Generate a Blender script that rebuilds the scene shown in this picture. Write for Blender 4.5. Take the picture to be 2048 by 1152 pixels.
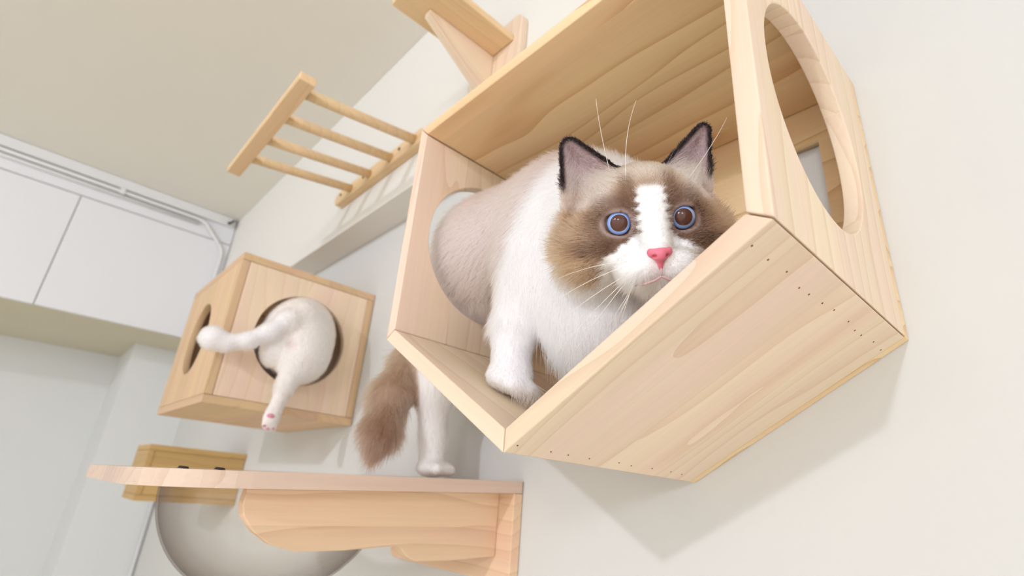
import bpy, bmesh, math, random
import numpy as np
from mathutils import Vector, Matrix

for o in list(bpy.data.objects):
    bpy.data.objects.remove(o)
SC = bpy.context.scene
COL = SC.collection

# ------------------------------------------------------------------ camera
CAM = np.array([0.3273, -0.5865, -0.3209])
ROT = np.array([[0.6782, 0.7310, 0.0750],      # rows: image right, image down, view direction
                [-0.2287, 0.3070, -0.9238],
                [-0.6984, 0.6094, 0.3754]])
u_, s_, v_ = np.linalg.svd(ROT)
ROT = u_ @ v_
cd = bpy.data.cameras.new('camera')
cam = bpy.data.objects.new('camera', cd)
COL.objects.link(cam)
cd.sensor_fit = 'HORIZONTAL'
cd.sensor_width = 36.0
cd.lens = 1050.66 / 2048 * 36.0
cd.clip_start = 0.02
M = Matrix.Identity(4)
for i in range(3):
    M[i][0] = ROT[0][i]
    M[i][1] = -ROT[1][i]
    M[i][2] = -ROT[2][i]
    M[i][3] = CAM[i]
cam.matrix_world = M
cd.dof.use_dof = True
cd.dof.focus_distance = 0.44
cd.dof.aperture_fstop = 5.6
SC.camera = cam

# ------------------------------------------------------------------ world, lights, exposure
world = bpy.data.worlds.new('world')
SC.world = world
world.use_nodes = True
bg = world.node_tree.nodes['Background']
bg.inputs[0].default_value = (0.972, 0.985, 1.015, 1)
bg.inputs[1].default_value = 1.5


def area(name, loc, target, size, power, color=(1, 1, 1)):
    d = bpy.data.lights.new(name, 'AREA')
    d.shape = 'DISK'
    d.size = size
    d.energy = power
    d.color = color
    o = bpy.data.objects.new(name, d)
    COL.objects.link(o)
    o.location = loc
    o.rotation_euler = (Vector(target) - Vector(loc)).to_track_quat('-Z', 'Y').to_euler()
    return o


area('ceiling_lamp_light', (0.60, -4.1, 0.84), (0.0, 0.0, -0.1), 0.14, 46, (0.93, 0.98, 1.09))
area('ceiling_lamp_light', (-0.35, -4.8, 0.84), (-0.3, 0.0, -0.1), 0.7, 10, (0.93, 0.98, 1.09))
area('ceiling_lamp_light', (3.0, -4.4, 0.84), (-1.3, -0.2, 0.0), 1.1, 68, (0.93, 0.98, 1.09))
SC.view_settings.view_transform = 'Standard'
SC.view_settings.look = 'None'
SC.view_settings.exposure = -0.06
SC.view_settings.gamma = 1.0
SC.view_settings.use_curve_mapping = False


# ------------------------------------------------------------------ materials
def lin(c):
    return tuple(((x / 255 / 12.92) if x <= 10 else (((x / 255) + 0.055) / 1.055) ** 2.4) for x in c)


def new_mat(name):
    m = bpy.data.materials.new(name)
    m.use_nodes = True
    nt = m.node_tree
    return m, nt, nt.nodes['Principled BSDF']


def plain(name, rgb, rough=0.6, spec=0.3, noise=0.0, nscale=6.0, metal=0.0, bump=0.0):
    m, nt, b = new_mat(name)
    c = lin(rgb)
    b.inputs['Roughness'].default_value = rough
    b.inputs['Specular IOR Level'].default_value = spec
    b.inputs['Metallic'].default_value = metal
    tc = nt.nodes.new('ShaderNodeTexCoord')
    n = nt.nodes.new('ShaderNodeTexNoise')
    n.inputs['Scale'].default_value = nscale
    n.inputs['Detail'].default_value = 4
    nt.links.new(tc.outputs['Object'], n.inputs['Vector'])
    mx = nt.nodes.new('ShaderNodeMix')
    mx.data_type = 'RGBA'
    mx.inputs[6].default_value = (*[x * (1 - noise) for x in c], 1)
    mx.inputs[7].default_value = (*[min(1, x * (1 + noise)) for x in c], 1)
    nt.links.new(n.outputs['Fac'], mx.inputs[0])
    nt.links.new(mx.outputs[2], b.inputs['Base Color'])
    if bump:
        n2 = nt.nodes.new('ShaderNodeTexNoise')
        n2.inputs['Scale'].default_value = 260
        n2.inputs['Detail'].default_value = 3
        nt.links.new(tc.outputs['Object'], n2.inputs['Vector'])
        bp = nt.nodes.new('ShaderNodeBump')
        bp.inputs['Strength'].default_value = bump
        bp.inputs['Distance'].default_value = 0.002
        nt.links.new(n2.outputs['Fac'], bp.inputs['Height'])
        nt.links.new(bp.outputs['Normal'], b.inputs['Normal'])
    return m


def wood(name, light, pink, dark, rings=46.0, distort=0.055, lines=0.42, plank=0.085, rough=0.5):
    """solid pine: annual rings cut by the board, glued planks of slightly different tone; grain runs along local X"""
    m, nt, b = new_mat(name)
    N, L = nt.nodes, nt.links
    b.inputs['Roughness'].default_value = rough
    b.inputs['Specular IOR Level'].default_value = 0.25
    tc = N.new('ShaderNodeTexCoord')
    oi = N.new('ShaderNodeObjectInfo')
    rnd = N.new('ShaderNodeMath'); rnd.operation = 'MULTIPLY'; rnd.inputs[1].default_value = 7.3
    L.new(oi.outputs['Random'], rnd.inputs[0])
    # plank index across the board
    sep = N.new('ShaderNodeSeparateXYZ'); L.new(tc.outputs['Object'], sep.inputs[0])
    pd = N.new('ShaderNodeMath'); pd.operation = 'MULTIPLY_ADD'
    L.new(sep.outputs['Y'], pd.inputs[0]); pd.inputs[1].default_value = 1 / plank; L.new(rnd.outputs[0], pd.inputs[2])
    fl = N.new('ShaderNodeMath'); fl.operation = 'FLOOR'; L.new(pd.outputs[0], fl.inputs[0])
    wn = N.new('ShaderNodeTexWhiteNoise'); wn.noise_dimensions = '1D'; L.new(fl.outputs[0], wn.inputs['W'])
    # shift of the log for every plank
    sh = N.new('ShaderNodeVectorMath'); sh.operation = 'SCALE'
    L.new(wn.outputs['Color'], sh.inputs[0]); sh.inputs['Scale'].default_value = 0.9
    cmb = N.new('ShaderNodeCombineXYZ'); L.new(rnd.outputs[0], cmb.inputs[0])
    ad = N.new('ShaderNodeVectorMath'); ad.operation = 'ADD'
    L.new(tc.outputs['Object'], ad.inputs[0]); L.new(cmb.outputs[0], ad.inputs[1])
    ad2 = N.new('ShaderNodeVectorMath'); ad2.operation = 'ADD'
    L.new(ad.outputs[0], ad2.inputs[0]); L.new(sh.outputs[0], ad2.inputs[1])
    mp = N.new('ShaderNodeMapping'); mp.inputs['Scale'].default_value = (0.22, 1, 1)
    L.new(ad2.outputs[0], mp.inputs[0])
    nz = N.new('ShaderNodeTexNoise'); nz.inputs['Scale'].default_value = 7.0; nz.inputs['Detail'].default_value = 2.0
    L.new(mp.outputs[0], nz.inputs['Vector'])
    nv = N.new('ShaderNodeVectorMath'); nv.operation = 'SCALE'; nv.inputs['Scale'].default_value = distort * 2
    L.new(nz.outputs['Color'], nv.inputs[0])
    ad3 = N.new('ShaderNodeVectorMath'); ad3.operation = 'ADD'
    L.new(mp.outputs[0], ad3.inputs[0]); L.new(nv.outputs[0], ad3.inputs[1])
    wv = N.new('ShaderNodeTexWave'); wv.wave_type = 'RINGS'; wv.rings_direction = 'X'; wv.wave_profile = 'SAW'
    wv.inputs['Scale'].default_value = rings * 0.32
    wv.inputs['Distortion'].default_value = 0.6; wv.inputs['Detail'].default_value = 2; wv.inputs['Detail Scale'].default_value = 2
    L.new(ad3.outputs[0], wv.inputs['Vector'])
    # latewood line: ramp on the saw
    rp = N.new('ShaderNodeValToRGB')
    rp.color_ramp.elements[0].position = 0.12; rp.color_ramp.elements[0].color = (0, 0, 0, 1)
    rp.color_ramp.elements[1].position = 1.0; rp.color_ramp.elements[1].color = (1, 1, 1, 1)
    e = rp.color_ramp.elements.new(0.8); e.color = (0.35, 0.35, 0.35, 1)
    L.new(wv.outputs['Fac'], rp.inputs[0])
    # broad pink / cream streaks
    mp2 = N.new('ShaderNodeMapping'); mp2.inputs['Scale'].default_value = (0.12, 1, 1)
    L.new(ad2.outputs[0], mp2.inputs[0])
    n2 = N.new('ShaderNodeTexNoise'); n2.inputs['Scale'].default_value = 16; n2.inputs['Detail'].default_value = 3
    L.new(mp2.outputs[0], n2.inputs['Vector'])
    st = N.new('ShaderNodeMapRange'); st.inputs[1].default_value = 0.32; st.inputs[2].default_value = 0.68
    L.new(n2.outputs['Fac'], st.inputs[0])
    mx = N.new('ShaderNodeMix'); mx.data_type = 'RGBA'
    mx.inputs[6].default_value = (*lin(light), 1); mx.inputs[7].default_value = (*lin(pink), 1)
    L.new(st.outputs[0], mx.inputs[0])
    mul = N.new('ShaderNodeMath'); mul.operation = 'MULTIPLY'; mul.inputs[1].default_value = lines
    L.new(rp.outputs[0], mul.inputs[0])
    mx2 = N.new('ShaderNodeMix'); mx2.data_type = 'RGBA'; mx2.inputs[7].default_value = (*lin(dark), 1)
    L.new(mul.outputs[0], mx2.inputs[0]); L.new(mx.outputs[2], mx2.inputs[6])
    # fine fibre
    mp3 = N.new('ShaderNodeMapping'); mp3.inputs['Scale'].default_value = (0.03, 1, 1)
    L.new(ad2.outputs[0], mp3.inputs[0])
    n3 = N.new('ShaderNodeTexNoise'); n3.inputs['Scale'].default_value = 260; n3.inputs['Detail'].default_value = 2
    L.new(mp3.outputs[0], n3.inputs['Vector'])
    tone = N.new('ShaderNodeMath'); tone.operation = 'MULTIPLY_ADD'
    L.new(wn.outputs['Value'], tone.inputs[0]); tone.inputs[1].default_value = 0.10; tone.inputs[2].default_value = 0.90
    t2 = N.new('ShaderNodeMath'); t2.operation = 'MULTIPLY_ADD'
    L.new(n3.outputs['Fac'], t2.inputs[0]); t2.inputs[1].default_value = 0.12; t2.inputs[2].default_value = 0.94
    t3 = N.new('ShaderNodeMath'); t3.operation = 'MULTIPLY'
    L.new(tone.outputs[0], t3.inputs[0]); L.new(t2.outputs[0], t3.inputs[1])
    fin = N.new('ShaderNodeVectorMath'); fin.operation = 'SCALE'
    L.new(mx2.outputs[2], fin.inputs[0]); L.new(t3.outputs[0], fin.inputs['Scale'])
    L.new(fin.outputs[0], b.inputs['Base Color'])
    return m


PINE = wood('pale_pine', (243, 224, 194), (244, 218, 199), (210, 168, 126), lines=0.36)
PINE_K = wood('peach_pine', (236, 205, 170), (236, 198, 170), (204, 158, 118), lines=0.4)
PINE_B = wood('shaded_rosy_pine', (222, 200, 178), (220, 194, 180), (190, 152, 126), lines=0.35)  # rosy board pine, darkened: shade from the house above put into its colour
PINE_Y = wood('honey_pine', (237, 208, 164), (237, 203, 165), (206, 162, 108), lines=0.3)
PINE_C = wood('light_pine', (247, 226, 194), (248, 218, 198), (220, 182, 134), lines=0.3, plank=0.13)
PINE_F = wood('dimmed_tan_pine', (226, 196, 152), (224, 186, 156), (192, 148, 104), lines=0.3)  # darker end grain, plus the front face's weaker light put into the colour
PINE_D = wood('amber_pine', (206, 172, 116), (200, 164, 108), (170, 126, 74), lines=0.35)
PINE_R = wood('bounce_gold_pine', (246, 219, 172), (246, 214, 172), (206, 152, 94), rings=30, distort=0.10, lines=0.6, plank=0.16)  # pine with the house interior's golden bounce light put into its colour
WALL = plain('warm_white_paint', (226, 227, 226), 0.85, 0.1, 0.015, 1.2, bump=0.02)
WALL2 = plain('dimmed_wall_paint', (215, 214, 211), 0.85, 0.1, 0.012, 1.2, bump=0.02)  # white wall paint, colour darkened to offset the strong light on this wall
WALL3 = plain('lifted_beam_paint', (233, 230, 224), 0.85, 0.1, 0.012, 1.2, bump=0.02)  # same white paint, colour lightened to make up for weaker light on the beam
CEIL = plain('cream_ceiling_paint', (236, 232, 223), 0.9, 0.1, 0.02, 1.0)
FLOOR = plain('pale_floor_tile', (242, 232, 212), 0.5, 0.3, 0.03, 3)
WHITE = plain('white_laminate', (231, 231, 235), 0.4, 0.35, 0.006, 2)
PVC = plain('white_pvc', (226, 226, 226), 0.4, 0.4, 0.01, 3)
IRON = plain('dark_screw_metal', (60, 52, 50), 0.45, 0.5, 0.1, 90, metal=0.6)
GAP = plain('brown_joint', (120, 82, 60), 0.9, 0.1, 0.1, 40)


def acrylic():
    m, nt, b = new_mat('clear_acrylic')
    N, L = nt.nodes, nt.links
    N.remove(b)
    out = N['Material Output']
    tr = N.new('ShaderNodeBsdfTransparent')
    gl = N.new('ShaderNodeBsdfGlossy'); gl.inputs['Roughness'].default_value = 0.04
    lw = N.new('ShaderNodeLayerWeight'); lw.inputs['Blend'].default_value = 0.28
    rp = N.new('ShaderNodeValToRGB')
    rp.color_ramp.elements[0].color = (0.985, 0.978, 0.970, 1)
    rp.color_ramp.elements[0].position = 0.12
    rp.color_ramp.elements[1].color = (0.60, 0.55, 0.52, 1); rp.color_ramp.elements[1].position = 0.97
    L.new(lw.outputs['Facing'], rp.inputs[0]); L.new(rp.outputs[0], tr.inputs[0])
    fr = N.new('ShaderNodeMath'); fr.operation = 'POWER'; fr.inputs[1].default_value = 3.0
    L.new(lw.outputs['Facing'], fr.inputs[0])
    f2 = N.new('ShaderNodeMath'); f2.operation = 'MULTIPLY_ADD'; f2.inputs[1].default_value = 0.35; f2.inputs[2].default_value = 0.03
    L.new(fr.outputs[0], f2.inputs[0])
    fr = f2
    mx = N.new('ShaderNodeMixShader')
    L.new(fr.outputs[0], mx.inputs[0]); L.new(tr.outputs[0], mx.inputs[1]); L.new(gl.outputs[0], mx.inputs[2])
    L.new(mx.outputs[0], out.inputs['Surface'])
    return m


ACRYLIC = acrylic()


def fur_mat(name, rough=0.75, attr='col'):
    m, nt, b = new_mat(name)
    a = nt.nodes.new('ShaderNodeAttribute')
    a.attribute_name = attr
    nt.links.new(a.outputs['Color'], b.inputs['Base Color'])
    b.inputs['Roughness'].default_value = rough
    b.inputs['Specular IOR Level'].default_value = 0.15
    return m


def hair_mat(name):
    m, nt, b = new_mat(name)
    nt.nodes.remove(b)
    a = nt.nodes.new('ShaderNodeAttribute')
    a.attribute_name = 'col'
    h = nt.nodes.new('ShaderNodeBsdfHairPrincipled')
    h.model = 'CHIANG'
    h.parametrization = 'COLOR'
    nt.links.new(a.outputs['Color'], h.inputs['Color'])
    h.inputs['Roughness'].default_value = 0.45
    h.inputs['Radial Roughness'].default_value = 0.7
    nt.links.new(h.outputs[0], nt.nodes['Material Output'].inputs['Surface'])
    return m


FUR = hair_mat('cat_fur')
SKIN = fur_mat('cat_coat')


# ------------------------------------------------------------------ object helpers
def thing(name, label, cat, loc, group=None):
    o = bpy.data.objects.new(name, None)
    o.empty_display_size = 0.03
    COL.objects.link(o)
    o.location = loc
    o['label'] = label
    o['category'] = cat
    if group:
        o['group'] = group
    return o


def tag(o, label, cat):
    o['label'] = label
    o['category'] = cat
    return o


def place(o, parent, origin, R=None):
    """origin / R (columns = local axes) are in the world; parents are unrotated empties or parts"""
    R4 = Matrix.Identity(4) if R is None else Matrix([[*R[0], 0], [*R[1], 0], [*R[2], 0], [0, 0, 0, 1]])
    T = Matrix.Translation(Vector(origin))
    W = T @ R4
    if parent is not None:
        o.parent = parent
        pw = parent_world(parent)
        o.matrix_basis = pw.inverted() @ W
    else:
        o.matrix_basis = W


def parent_world(p):
    w = p.matrix_basis.copy()
    while p.parent is not None:
        p = p.parent
        w = p.matrix_basis @ w
    return w


def frame(xaxis, yaxis):
    x = np.array(xaxis, float); x /= np.linalg.norm(x)
    y = np.array(yaxis, float); y -= (y @ x) * x; y /= np.linalg.norm(y)
    z = np.cross(x, y)
    return np.stack([x, y, z], 1)


def finish(o, bevel=0.0, smooth=False):
    if bevel:
        md = o.modifiers.new('bevel', 'BEVEL')
        md.width = bevel
        md.segments = 2
        md.limit_method = 'ANGLE'
        md.angle_limit = math.radians(40)
    if smooth:
        for p in o.data.polygons:
            p.use_smooth = True
    return o


def mesh(name, verts, faces, mat, parent=None, R=None, origin=None, bevel=0.0, smooth=False):
    v = np.asarray(verts, float)
    if origin is None:
        origin = v.mean(0)
    if R is None:
        R = np.eye(3)
    loc = (v - origin) @ R
    me = bpy.data.meshes.new(name)
    me.from_pydata([tuple(x) for x in loc], [], faces)
    bm = bmesh.new(); bm.from_mesh(me)
    bmesh.ops.recalc_face_normals(bm, faces=bm.faces)
    bm.to_mesh(me); bm.free()
    me.materials.append(mat)
    o = bpy.data.objects.new(name, me)
    COL.objects.link(o)
    place(o, parent, origin, R)
    return finish(o, bevel, smooth)


def slab(name, A, B, mat, parent=None, R=None, hA=None, hB=None, bevel=0.0, origin=None):
    """solid between two parallel loops A and B (world points), optionally with a hole loop in both"""
    A = np.asarray(A, float); B = np.asarray(B, float)
    n = len(A)
    if origin is None:
        origin = (A.mean(0) + B.mean(0)) / 2
    if R is None:
        R = np.eye(3)
    bm = bmesh.new()
    mk = lambda pts: [bm.verts.new(tuple((p - origin) @ R)) for p in np.asarray(pts, float)]
    a, b = mk(A), mk(B)
    for i in range(n):
        j = (i + 1) % n
        bm.faces.new((a[i], a[j], b[j], b[i]))
    if hA is None:
        bm.faces.new(a); bm.faces.new(b[::-1])
    else:
        ha, hb = mk(hA), mk(hB)
        k = len(ha)
        for i in range(k):
            j = (i + 1) % k
            f = bm.faces.new((ha[i], hb[i], hb[j], ha[j])); f.smooth = True
        for outer, inner in ((a, ha), (b, hb)):
            ed = []
            for lp in (outer, inner):
                for i in range(len(lp)):
                    p, q = lp[i], lp[(i + 1) % len(lp)]
                    e = bm.edges.get((p, q)) or bm.edges.new((p, q))
                    ed.append(e)
            bmesh.ops.triangle_fill(bm, edges=ed, use_beauty=True)
    bmesh.ops.recalc_face_normals(bm, faces=bm.faces)
    me = bpy.data.meshes.new(name)
    bm.to_mesh(me); bm.free()
    me.materials.append(mat)
    o = bpy.data.objects.new(name, me)
    COL.objects.link(o)
    place(o, parent, origin, R)
    return finish(o, bevel)


def box(name, lo, hi, mat, parent=None, grain='x', bevel=0.0, warp=None):
    lo = np.array(lo, float); hi = np.array(hi, float)
    A = np.array([[lo[0], lo[1], lo[2]], [hi[0], lo[1], lo[2]], [hi[0], hi[1], lo[2]], [lo[0], hi[1], lo[2]]])
    B = A.copy(); B[:, 2] = hi[2]
    if warp:
        A = np.array([warp(p) for p in A]); B = np.array([warp(p) for p in B])
    R = {'x': frame((1, 0, 0), (0, 1, 0)), 'y': frame((0, 1, 0), (0, 0, 1)), 'z': frame((0, 0, 1), (0, 1, 0)),
         'xz': frame((1, 0, 0), (0, 0, 1))}[grain]
    return slab(name, A, B, mat, parent, R, bevel=bevel)


def circle3(c, r, ax1, ax2, n=64, ph=0.0):
    c = np.array(c, float); a = np.array(ax1, float); b = np.array(ax2, float)
    t = np.arange(n) * 2 * math.pi / n + ph
    return c + r * (np.cos(t)[:, None] * a + np.sin(t)[:, None] * b)


def tube(name, pts, rad, mat, parent=None, sides=12, caps=True, origin=None, loop_rad=None):
    P = np.asarray(pts, float); n = len(P)
    r = np.full(n, rad) if np.isscalar(rad) else np.asarray(rad, float)
    T = np.gradient(P, axis=0); T /= np.linalg.norm(T, axis=1)[:, None]
    up = np.array([0.31, 0.17, 0.93])
    verts, faces = [], []
    for i in range(n):
        a = np.cross(T[i], up); a /= np.linalg.norm(a); b = np.cross(T[i], a)
        for k in range(sides):
            t = 2 * math.pi * k / sides
            verts.append(P[i] + r[i] * (math.cos(t) * a + math.sin(t) * b))
    for i in range(n - 1):
        for k in range(sides):
            k2 = (k + 1) % sides
            faces.append((i * sides + k, i * sides + k2, (i + 1) * sides + k2, (i + 1) * sides + k))
    if caps:
        faces.append(tuple(range(sides))[::-1])
        faces.append(tuple((n - 1) * sides + k for k in range(sides)))
    o = mesh(name, verts, faces, mat, parent, origin=origin)
    for p in o.data.polygons:
        p.use_smooth = len(p.vertices) == 4
    return o


def screw(parent, c, normal, r=0.0045, name='screw'):
    nrm = np.array(normal, float); nrm /= np.linalg.norm(nrm)
    a = np.cross(nrm, (0.3, 0.5, 0.8)); a /= np.linalg.norm(a); b = np.cross(nrm, a)
    c = np.array(c, float)
    A = circle3(c - nrm * 0.001, r, a, b, 14); B = circle3(c + nrm * 0.0014, r * 0.75, a, b, 14)
    return slab(name, A, B, IRON, parent)


# ------------------------------------------------------------------ the setting
ZC, ZF = 0.88, -1.72


def struct(o):
    o['kind'] = 'structure'
    return o


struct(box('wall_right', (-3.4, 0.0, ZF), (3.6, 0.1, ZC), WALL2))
struct(box('ceiling', (-3.4, -5.0, ZC), (3.6, 0.1, ZC + 0.08), CEIL))
struct(box('floor', (-3.4, -5.0, ZF - 0.05), (3.6, 0.1, ZF), FLOOR))
struct(box('wall_far', (-3.35, -5.0, ZF), (-3.25, 0.0, ZC), WALL))
struct(box('wall_light_block', (-3.35, -5.1, ZF), (-1.6, -5.0, ZC), WALL))  # unseen partial wall, added to cut the light from the open room side
struct(box('trim_1', (-3.25, -0.285, ZF), (-2.75, -0.0005, ZC - 0.001), WALL))          # pilaster in the corner
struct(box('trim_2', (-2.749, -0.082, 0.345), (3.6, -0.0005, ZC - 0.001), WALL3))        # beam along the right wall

# overhead cabinets on the far wall
cab = thing('overhead_cabinet', 'long white overhead cabinet with flat doors high on the far wall', 'cabinet', (-2.6, -1.3, 0.2515))
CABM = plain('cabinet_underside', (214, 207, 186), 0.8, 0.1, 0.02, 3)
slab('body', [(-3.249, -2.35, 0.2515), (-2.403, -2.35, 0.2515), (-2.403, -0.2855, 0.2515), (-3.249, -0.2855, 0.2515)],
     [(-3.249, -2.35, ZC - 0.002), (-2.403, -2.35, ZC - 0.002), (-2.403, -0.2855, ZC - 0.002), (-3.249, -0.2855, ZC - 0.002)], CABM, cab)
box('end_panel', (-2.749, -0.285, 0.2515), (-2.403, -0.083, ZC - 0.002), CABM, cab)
for i, (y0, y1) in enumerate(((-1.237, -0.6855), (-0.6825, -0.085), (-1.79, -1.240), (-2.35, -1.793))):
    box('door', (-2.402, y0, 0.2515), (-2.385, y1, 0.743), WHITE, cab, bevel=0.0015)
box('filler_panel', (-2.402, -2.35, 0.748), (-2.389, -0.085, ZC - 0.004), WHITE, cab, bevel=0.001)

trk = box('cable_trunking', (-2.388, -2.35, 0.833), (-2.366, -0.10, ZC - 0.0015), PVC, None, bevel=0.002)
tag(trk, 'square white cable trunking running along the ceiling edge above the cabinet doors', 'trunking')


def bend(pts, n=8):
    out = [np.array(pts[0], float)]
    for i in range(1, len(pts) - 1):
        a, b, c = (np.array(pts[k], float) for k in (i - 1, i, i + 1))
        r = 0.03
        p = b + (a - b) / np.linalg.norm(a - b) * r; q = b + (c - b) / np.linalg.norm(c - b) * r
        for t in np.linspace(0, 1, n):
            out.append((1 - t) ** 2 * p + 2 * t * (1 - t) * b + t * t * q)
    out.append(np.array(pts[-1], float))
    return np.array(out)


p1 = tube('conduit_pipe', bend([(-2.376, -2.3, 0.822), (-2.376, -0.225, 0.819), (-2.376, -0.112, 0.70), (-2.374, -0.112, 0.30)]), 0.0085, PVC)
tag(p1, 'thin white conduit that bends down beside the cabinet in the corner', 'pipe')
p2 = tube('conduit_pipe', [(-2.380, -2.3, 0.797), (-2.380, -0.9, 0.799), (-2.380, -0.245, 0.797)], 0.0075, PVC)
tag(p2, 'straight thin white conduit running just below the bending one', 'pipe')
for y in (-0.56,):
    box('pipe_clip', (-2.388, y - 0.01, 0.806), (-2.364, y + 0.01, 0.832), PVC, p1, bevel=0.002)
p3 = tube('corner_pipe', [(-2.735, -0.015, -0.30), (-2.735, -0.015, -1.0), (-2.735, -0.015, -1.715)], 0.006, PVC)
tag(p3, 'slim white pipe running down the room corner below the wall boxes', 'pipe')
for z in (-0.42, -0.44):
    tube('collar', [(-2.735, -0.015, z), (-2.735, -0.015, z - 0.012)], 0.009, PVC, p3)
hk = thing('wall_hook', 'tiny dark hook at the end of the ceiling trunking', 'hook', (-2.37, -0.125, 0.842))
tube('stem', [(-2.366, -0.125, 0.845), (-2.352, -0.125, 0.843), (-2.346, -0.125, 0.838)], 0.006, IRON, hk)
tube('tip', [(-2.346, -0.125, 0.838), (-2.345, -0.116, 0.848), (-2.345, -0.110, 0.860)], 0.005, IRON, hk)

# ------------------------------------------------------------------ large cat house: flat roof, straight sides, V-shaped floor
HW, HB, HC, HD = 0.225, 0.154, 0.2859, 0.2966
OUT = [(-HW, HB), (-HW, -HB), (0, -HC), (HW, -HB), (HW, HB)]
INN = [(-0.2087, 0.1377), (-0.2087, -0.1446), (0, -0.267), (0.2087, -0.1446), (0.2087, 0.1377)]
hexa = thing('cat_house', 'large pine cat house with V-shaped floor, round side holes and an open front', 'cat house', (0, 0, -HC))
YB = -0.0012
YP = YB - 0.0126
GA = 0.0007


def hexpanel(i, name, hole=None, mat=None):
    j = (i + 1) % 5
    q = [np.array(OUT[i]), np.array(OUT[j]), np.array(INN[j]), np.array(INN[i])]
    d = (q[1] - q[0]) / np.linalg.norm(q[1] - q[0])
    q = [q[0] + d * GA, q[1] - d * GA, q[2] - d * GA, q[3] + d * GA]
    grain = (d[0], 0, d[1])
    R = frame(grain, (0, 1, 0))
    P = lambda p, y: np.array([p[0], y, p[1]])
    if hole is None:
        A = [P(p, -HD) for p in q]; B = [P(p, YP) for p in q]
        return slab(name, A, B, mat or PINE, hexa, R, bevel=0.0012)
    A = [P(q[0], -HD), P(q[1], -HD), P(q[1], YP), P(q[0], YP)]
    B = [P(q[3], -HD), P(q[2], -HD), P(q[2], YP), P(q[3], YP)]
    cy, cz, r = hole
    hA = circle3((q[0][0], cy, cz), r, (0, 1, 0), (0, 0, 1), 72)
    hB = circle3((q[3][0], cy, cz), r, (0, 1, 0), (0, 0, 1), 72)
    return slab(name, A, B, PINE, hexa, R, hA, hB, bevel=0.0012)


hexpanel(0, 'side_panel', (-0.167, 0.0, 0.1025))
hexpanel(1, 'floor_panel')
hexpanel(2, 'floor_panel')
hexpanel(3, 'side_panel', (-0.167, 0.0, 0.1025))
hexpanel(4, 'roof_panel', mat=PINE_R)
bk = [np.array([x * 0.998, YB, z * 0.998]) for x, z in OUT]
bk2 = [p + np.array([0, -0.0118, 0]) for p in bk]
hx = np.array([(0.183, 0.090), (0.183, -0.05), (0.118, -0.05), (0.118, 0.090)])
slab('back_panel', bk, bk2, PINE_R, hexa, frame((1, 0, 0), (0, 0, 1)),
     [(a, YB, b) for a, b in hx], [(a, YB - 0.0118, b) for a, b in hx])
# nail heads along the joints of the lower right panel
ln = (np.array(OUT[3]) - np.array(OUT[2])); ln = ln / np.linalg.norm(ln); nn = np.array([ln[1], -ln[0]])
nv, nf = [], []
rng = random.Random(4)
spots = [(0.992 * 0.2555 - 0.012 - rng.uniform(0, .004), -HD + 0.012 + k * 0.0235 + rng.uniform(-.006, .006)) for k in range(12)]
spots += [(0.010 + rng.uniform(0, .003), -HD + 0.012 + k * 0.03 + rng.uniform(-.008, .008)) for k in range(9)]
for s, y in spots:
    c = np.array(OUT[2]) + ln * s + nn * 0.0003
    c3 = np.array([c[0], y, c[1]])
    base = len(nv)
    for t in range(6):
        a = t * math.pi / 3
        nv.append(c3 + 0.0008 * (math.cos(a) * np.array([ln[0], 0, ln[1]]) + math.sin(a) * np.array([0, 1, 0])))
    for t in range(6):
        nv.append(nv[base + t] - 0.0005 * np.array([nn[0], 0, nn[1]]))
    nf.append(tuple(base + t for t in range(6)))
    for t in range(6):
        nf.append((base + t, base + (t + 1) % 6, base + 6 + (t + 1) % 6, base + 6 + t))
nails = mesh('nail_heads', nv, nf, GAP, hexa)
nails['kind'] = 'stuff'
nails['label'] = 'small dark nail heads along the panel edges'

# ------------------------------------------------------------------ square cat cube on the same wall
cube = thing('cube_cat_house', 'smaller square pine cat cube with a white cat in its round hole', 'cat house', (-1.1, 0, -0.185))
X0, X1, Y0, Y1, Z0, Z1, T = -1.315, -0.885, -0.331, -0.0015, -0.183, 0.153, 0.017
R_ = frame((0, 1, 0), (1, 0, 0))
box('top_panel', (X0, Y0, Z1 - T), (X1, Y1, Z1), PINE_F, cube, 'x', 0.0012)
box('bottom_panel', (X0, Y0, Z0), (X1, Y1, Z0 + T), PINE_F, cube, 'x', 0.0012)
A = [(X0, Y0, Z0 + T + GA), (X1, Y0, Z0 + T + GA), (X1, Y0, Z1 - T - GA), (X0, Y0, Z1 - T - GA)]
B = [(x, y + T, z) for x, y, z in A]
slab('front_panel', A, B, PINE_F, cube, frame((0, 0, 1), (1, 0, 0)),
     circle3((-1.115, Y0, -0.012), 0.088, (1, 0, 0), (0, 0, 1)), circle3((-1.115, Y0 + T, -0.012), 0.088, (1, 0, 0), (0, 0, 1)), 0.0012)
box('back_panel', (X0, Y1 - T, Z0 + T + GA), (X1, Y1, Z1 - T - GA), PINE_F, cube, 'z', 0.0012)
for x in (X1 - 0.0015, X0 + T + 0.0015):
    A = [(x, Y0 + T + GA, Z0 + T + GA), (x, Y1 - T - GA, Z0 + T + GA), (x, Y1 - T - GA, Z1 - T - GA), (x, Y0 + T + GA, Z1 - T - GA)]
    B = [(x - T, y, z) for _, y, z in A]
    slab('side_panel', A, B, PINE_C, cube, frame((0, 0, 1), (0, 1, 0)),
         circle3((x, -0.163, -0.012), 0.105, (0, 1, 0), (0, 0, 1)), circle3((x - T, -0.163, -0.012), 0.105, (0, 1, 0), (0, 0, 1)), 0.001)

# ------------------------------------------------------------------ rung bridge (ladder) on the beam
lad = thing('ladder_shelf', 'pine ladder shelf with four round rungs fixed to the beam near the ceiling', 'cat ladder', (-0.82, -0.082, 0.46))


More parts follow.
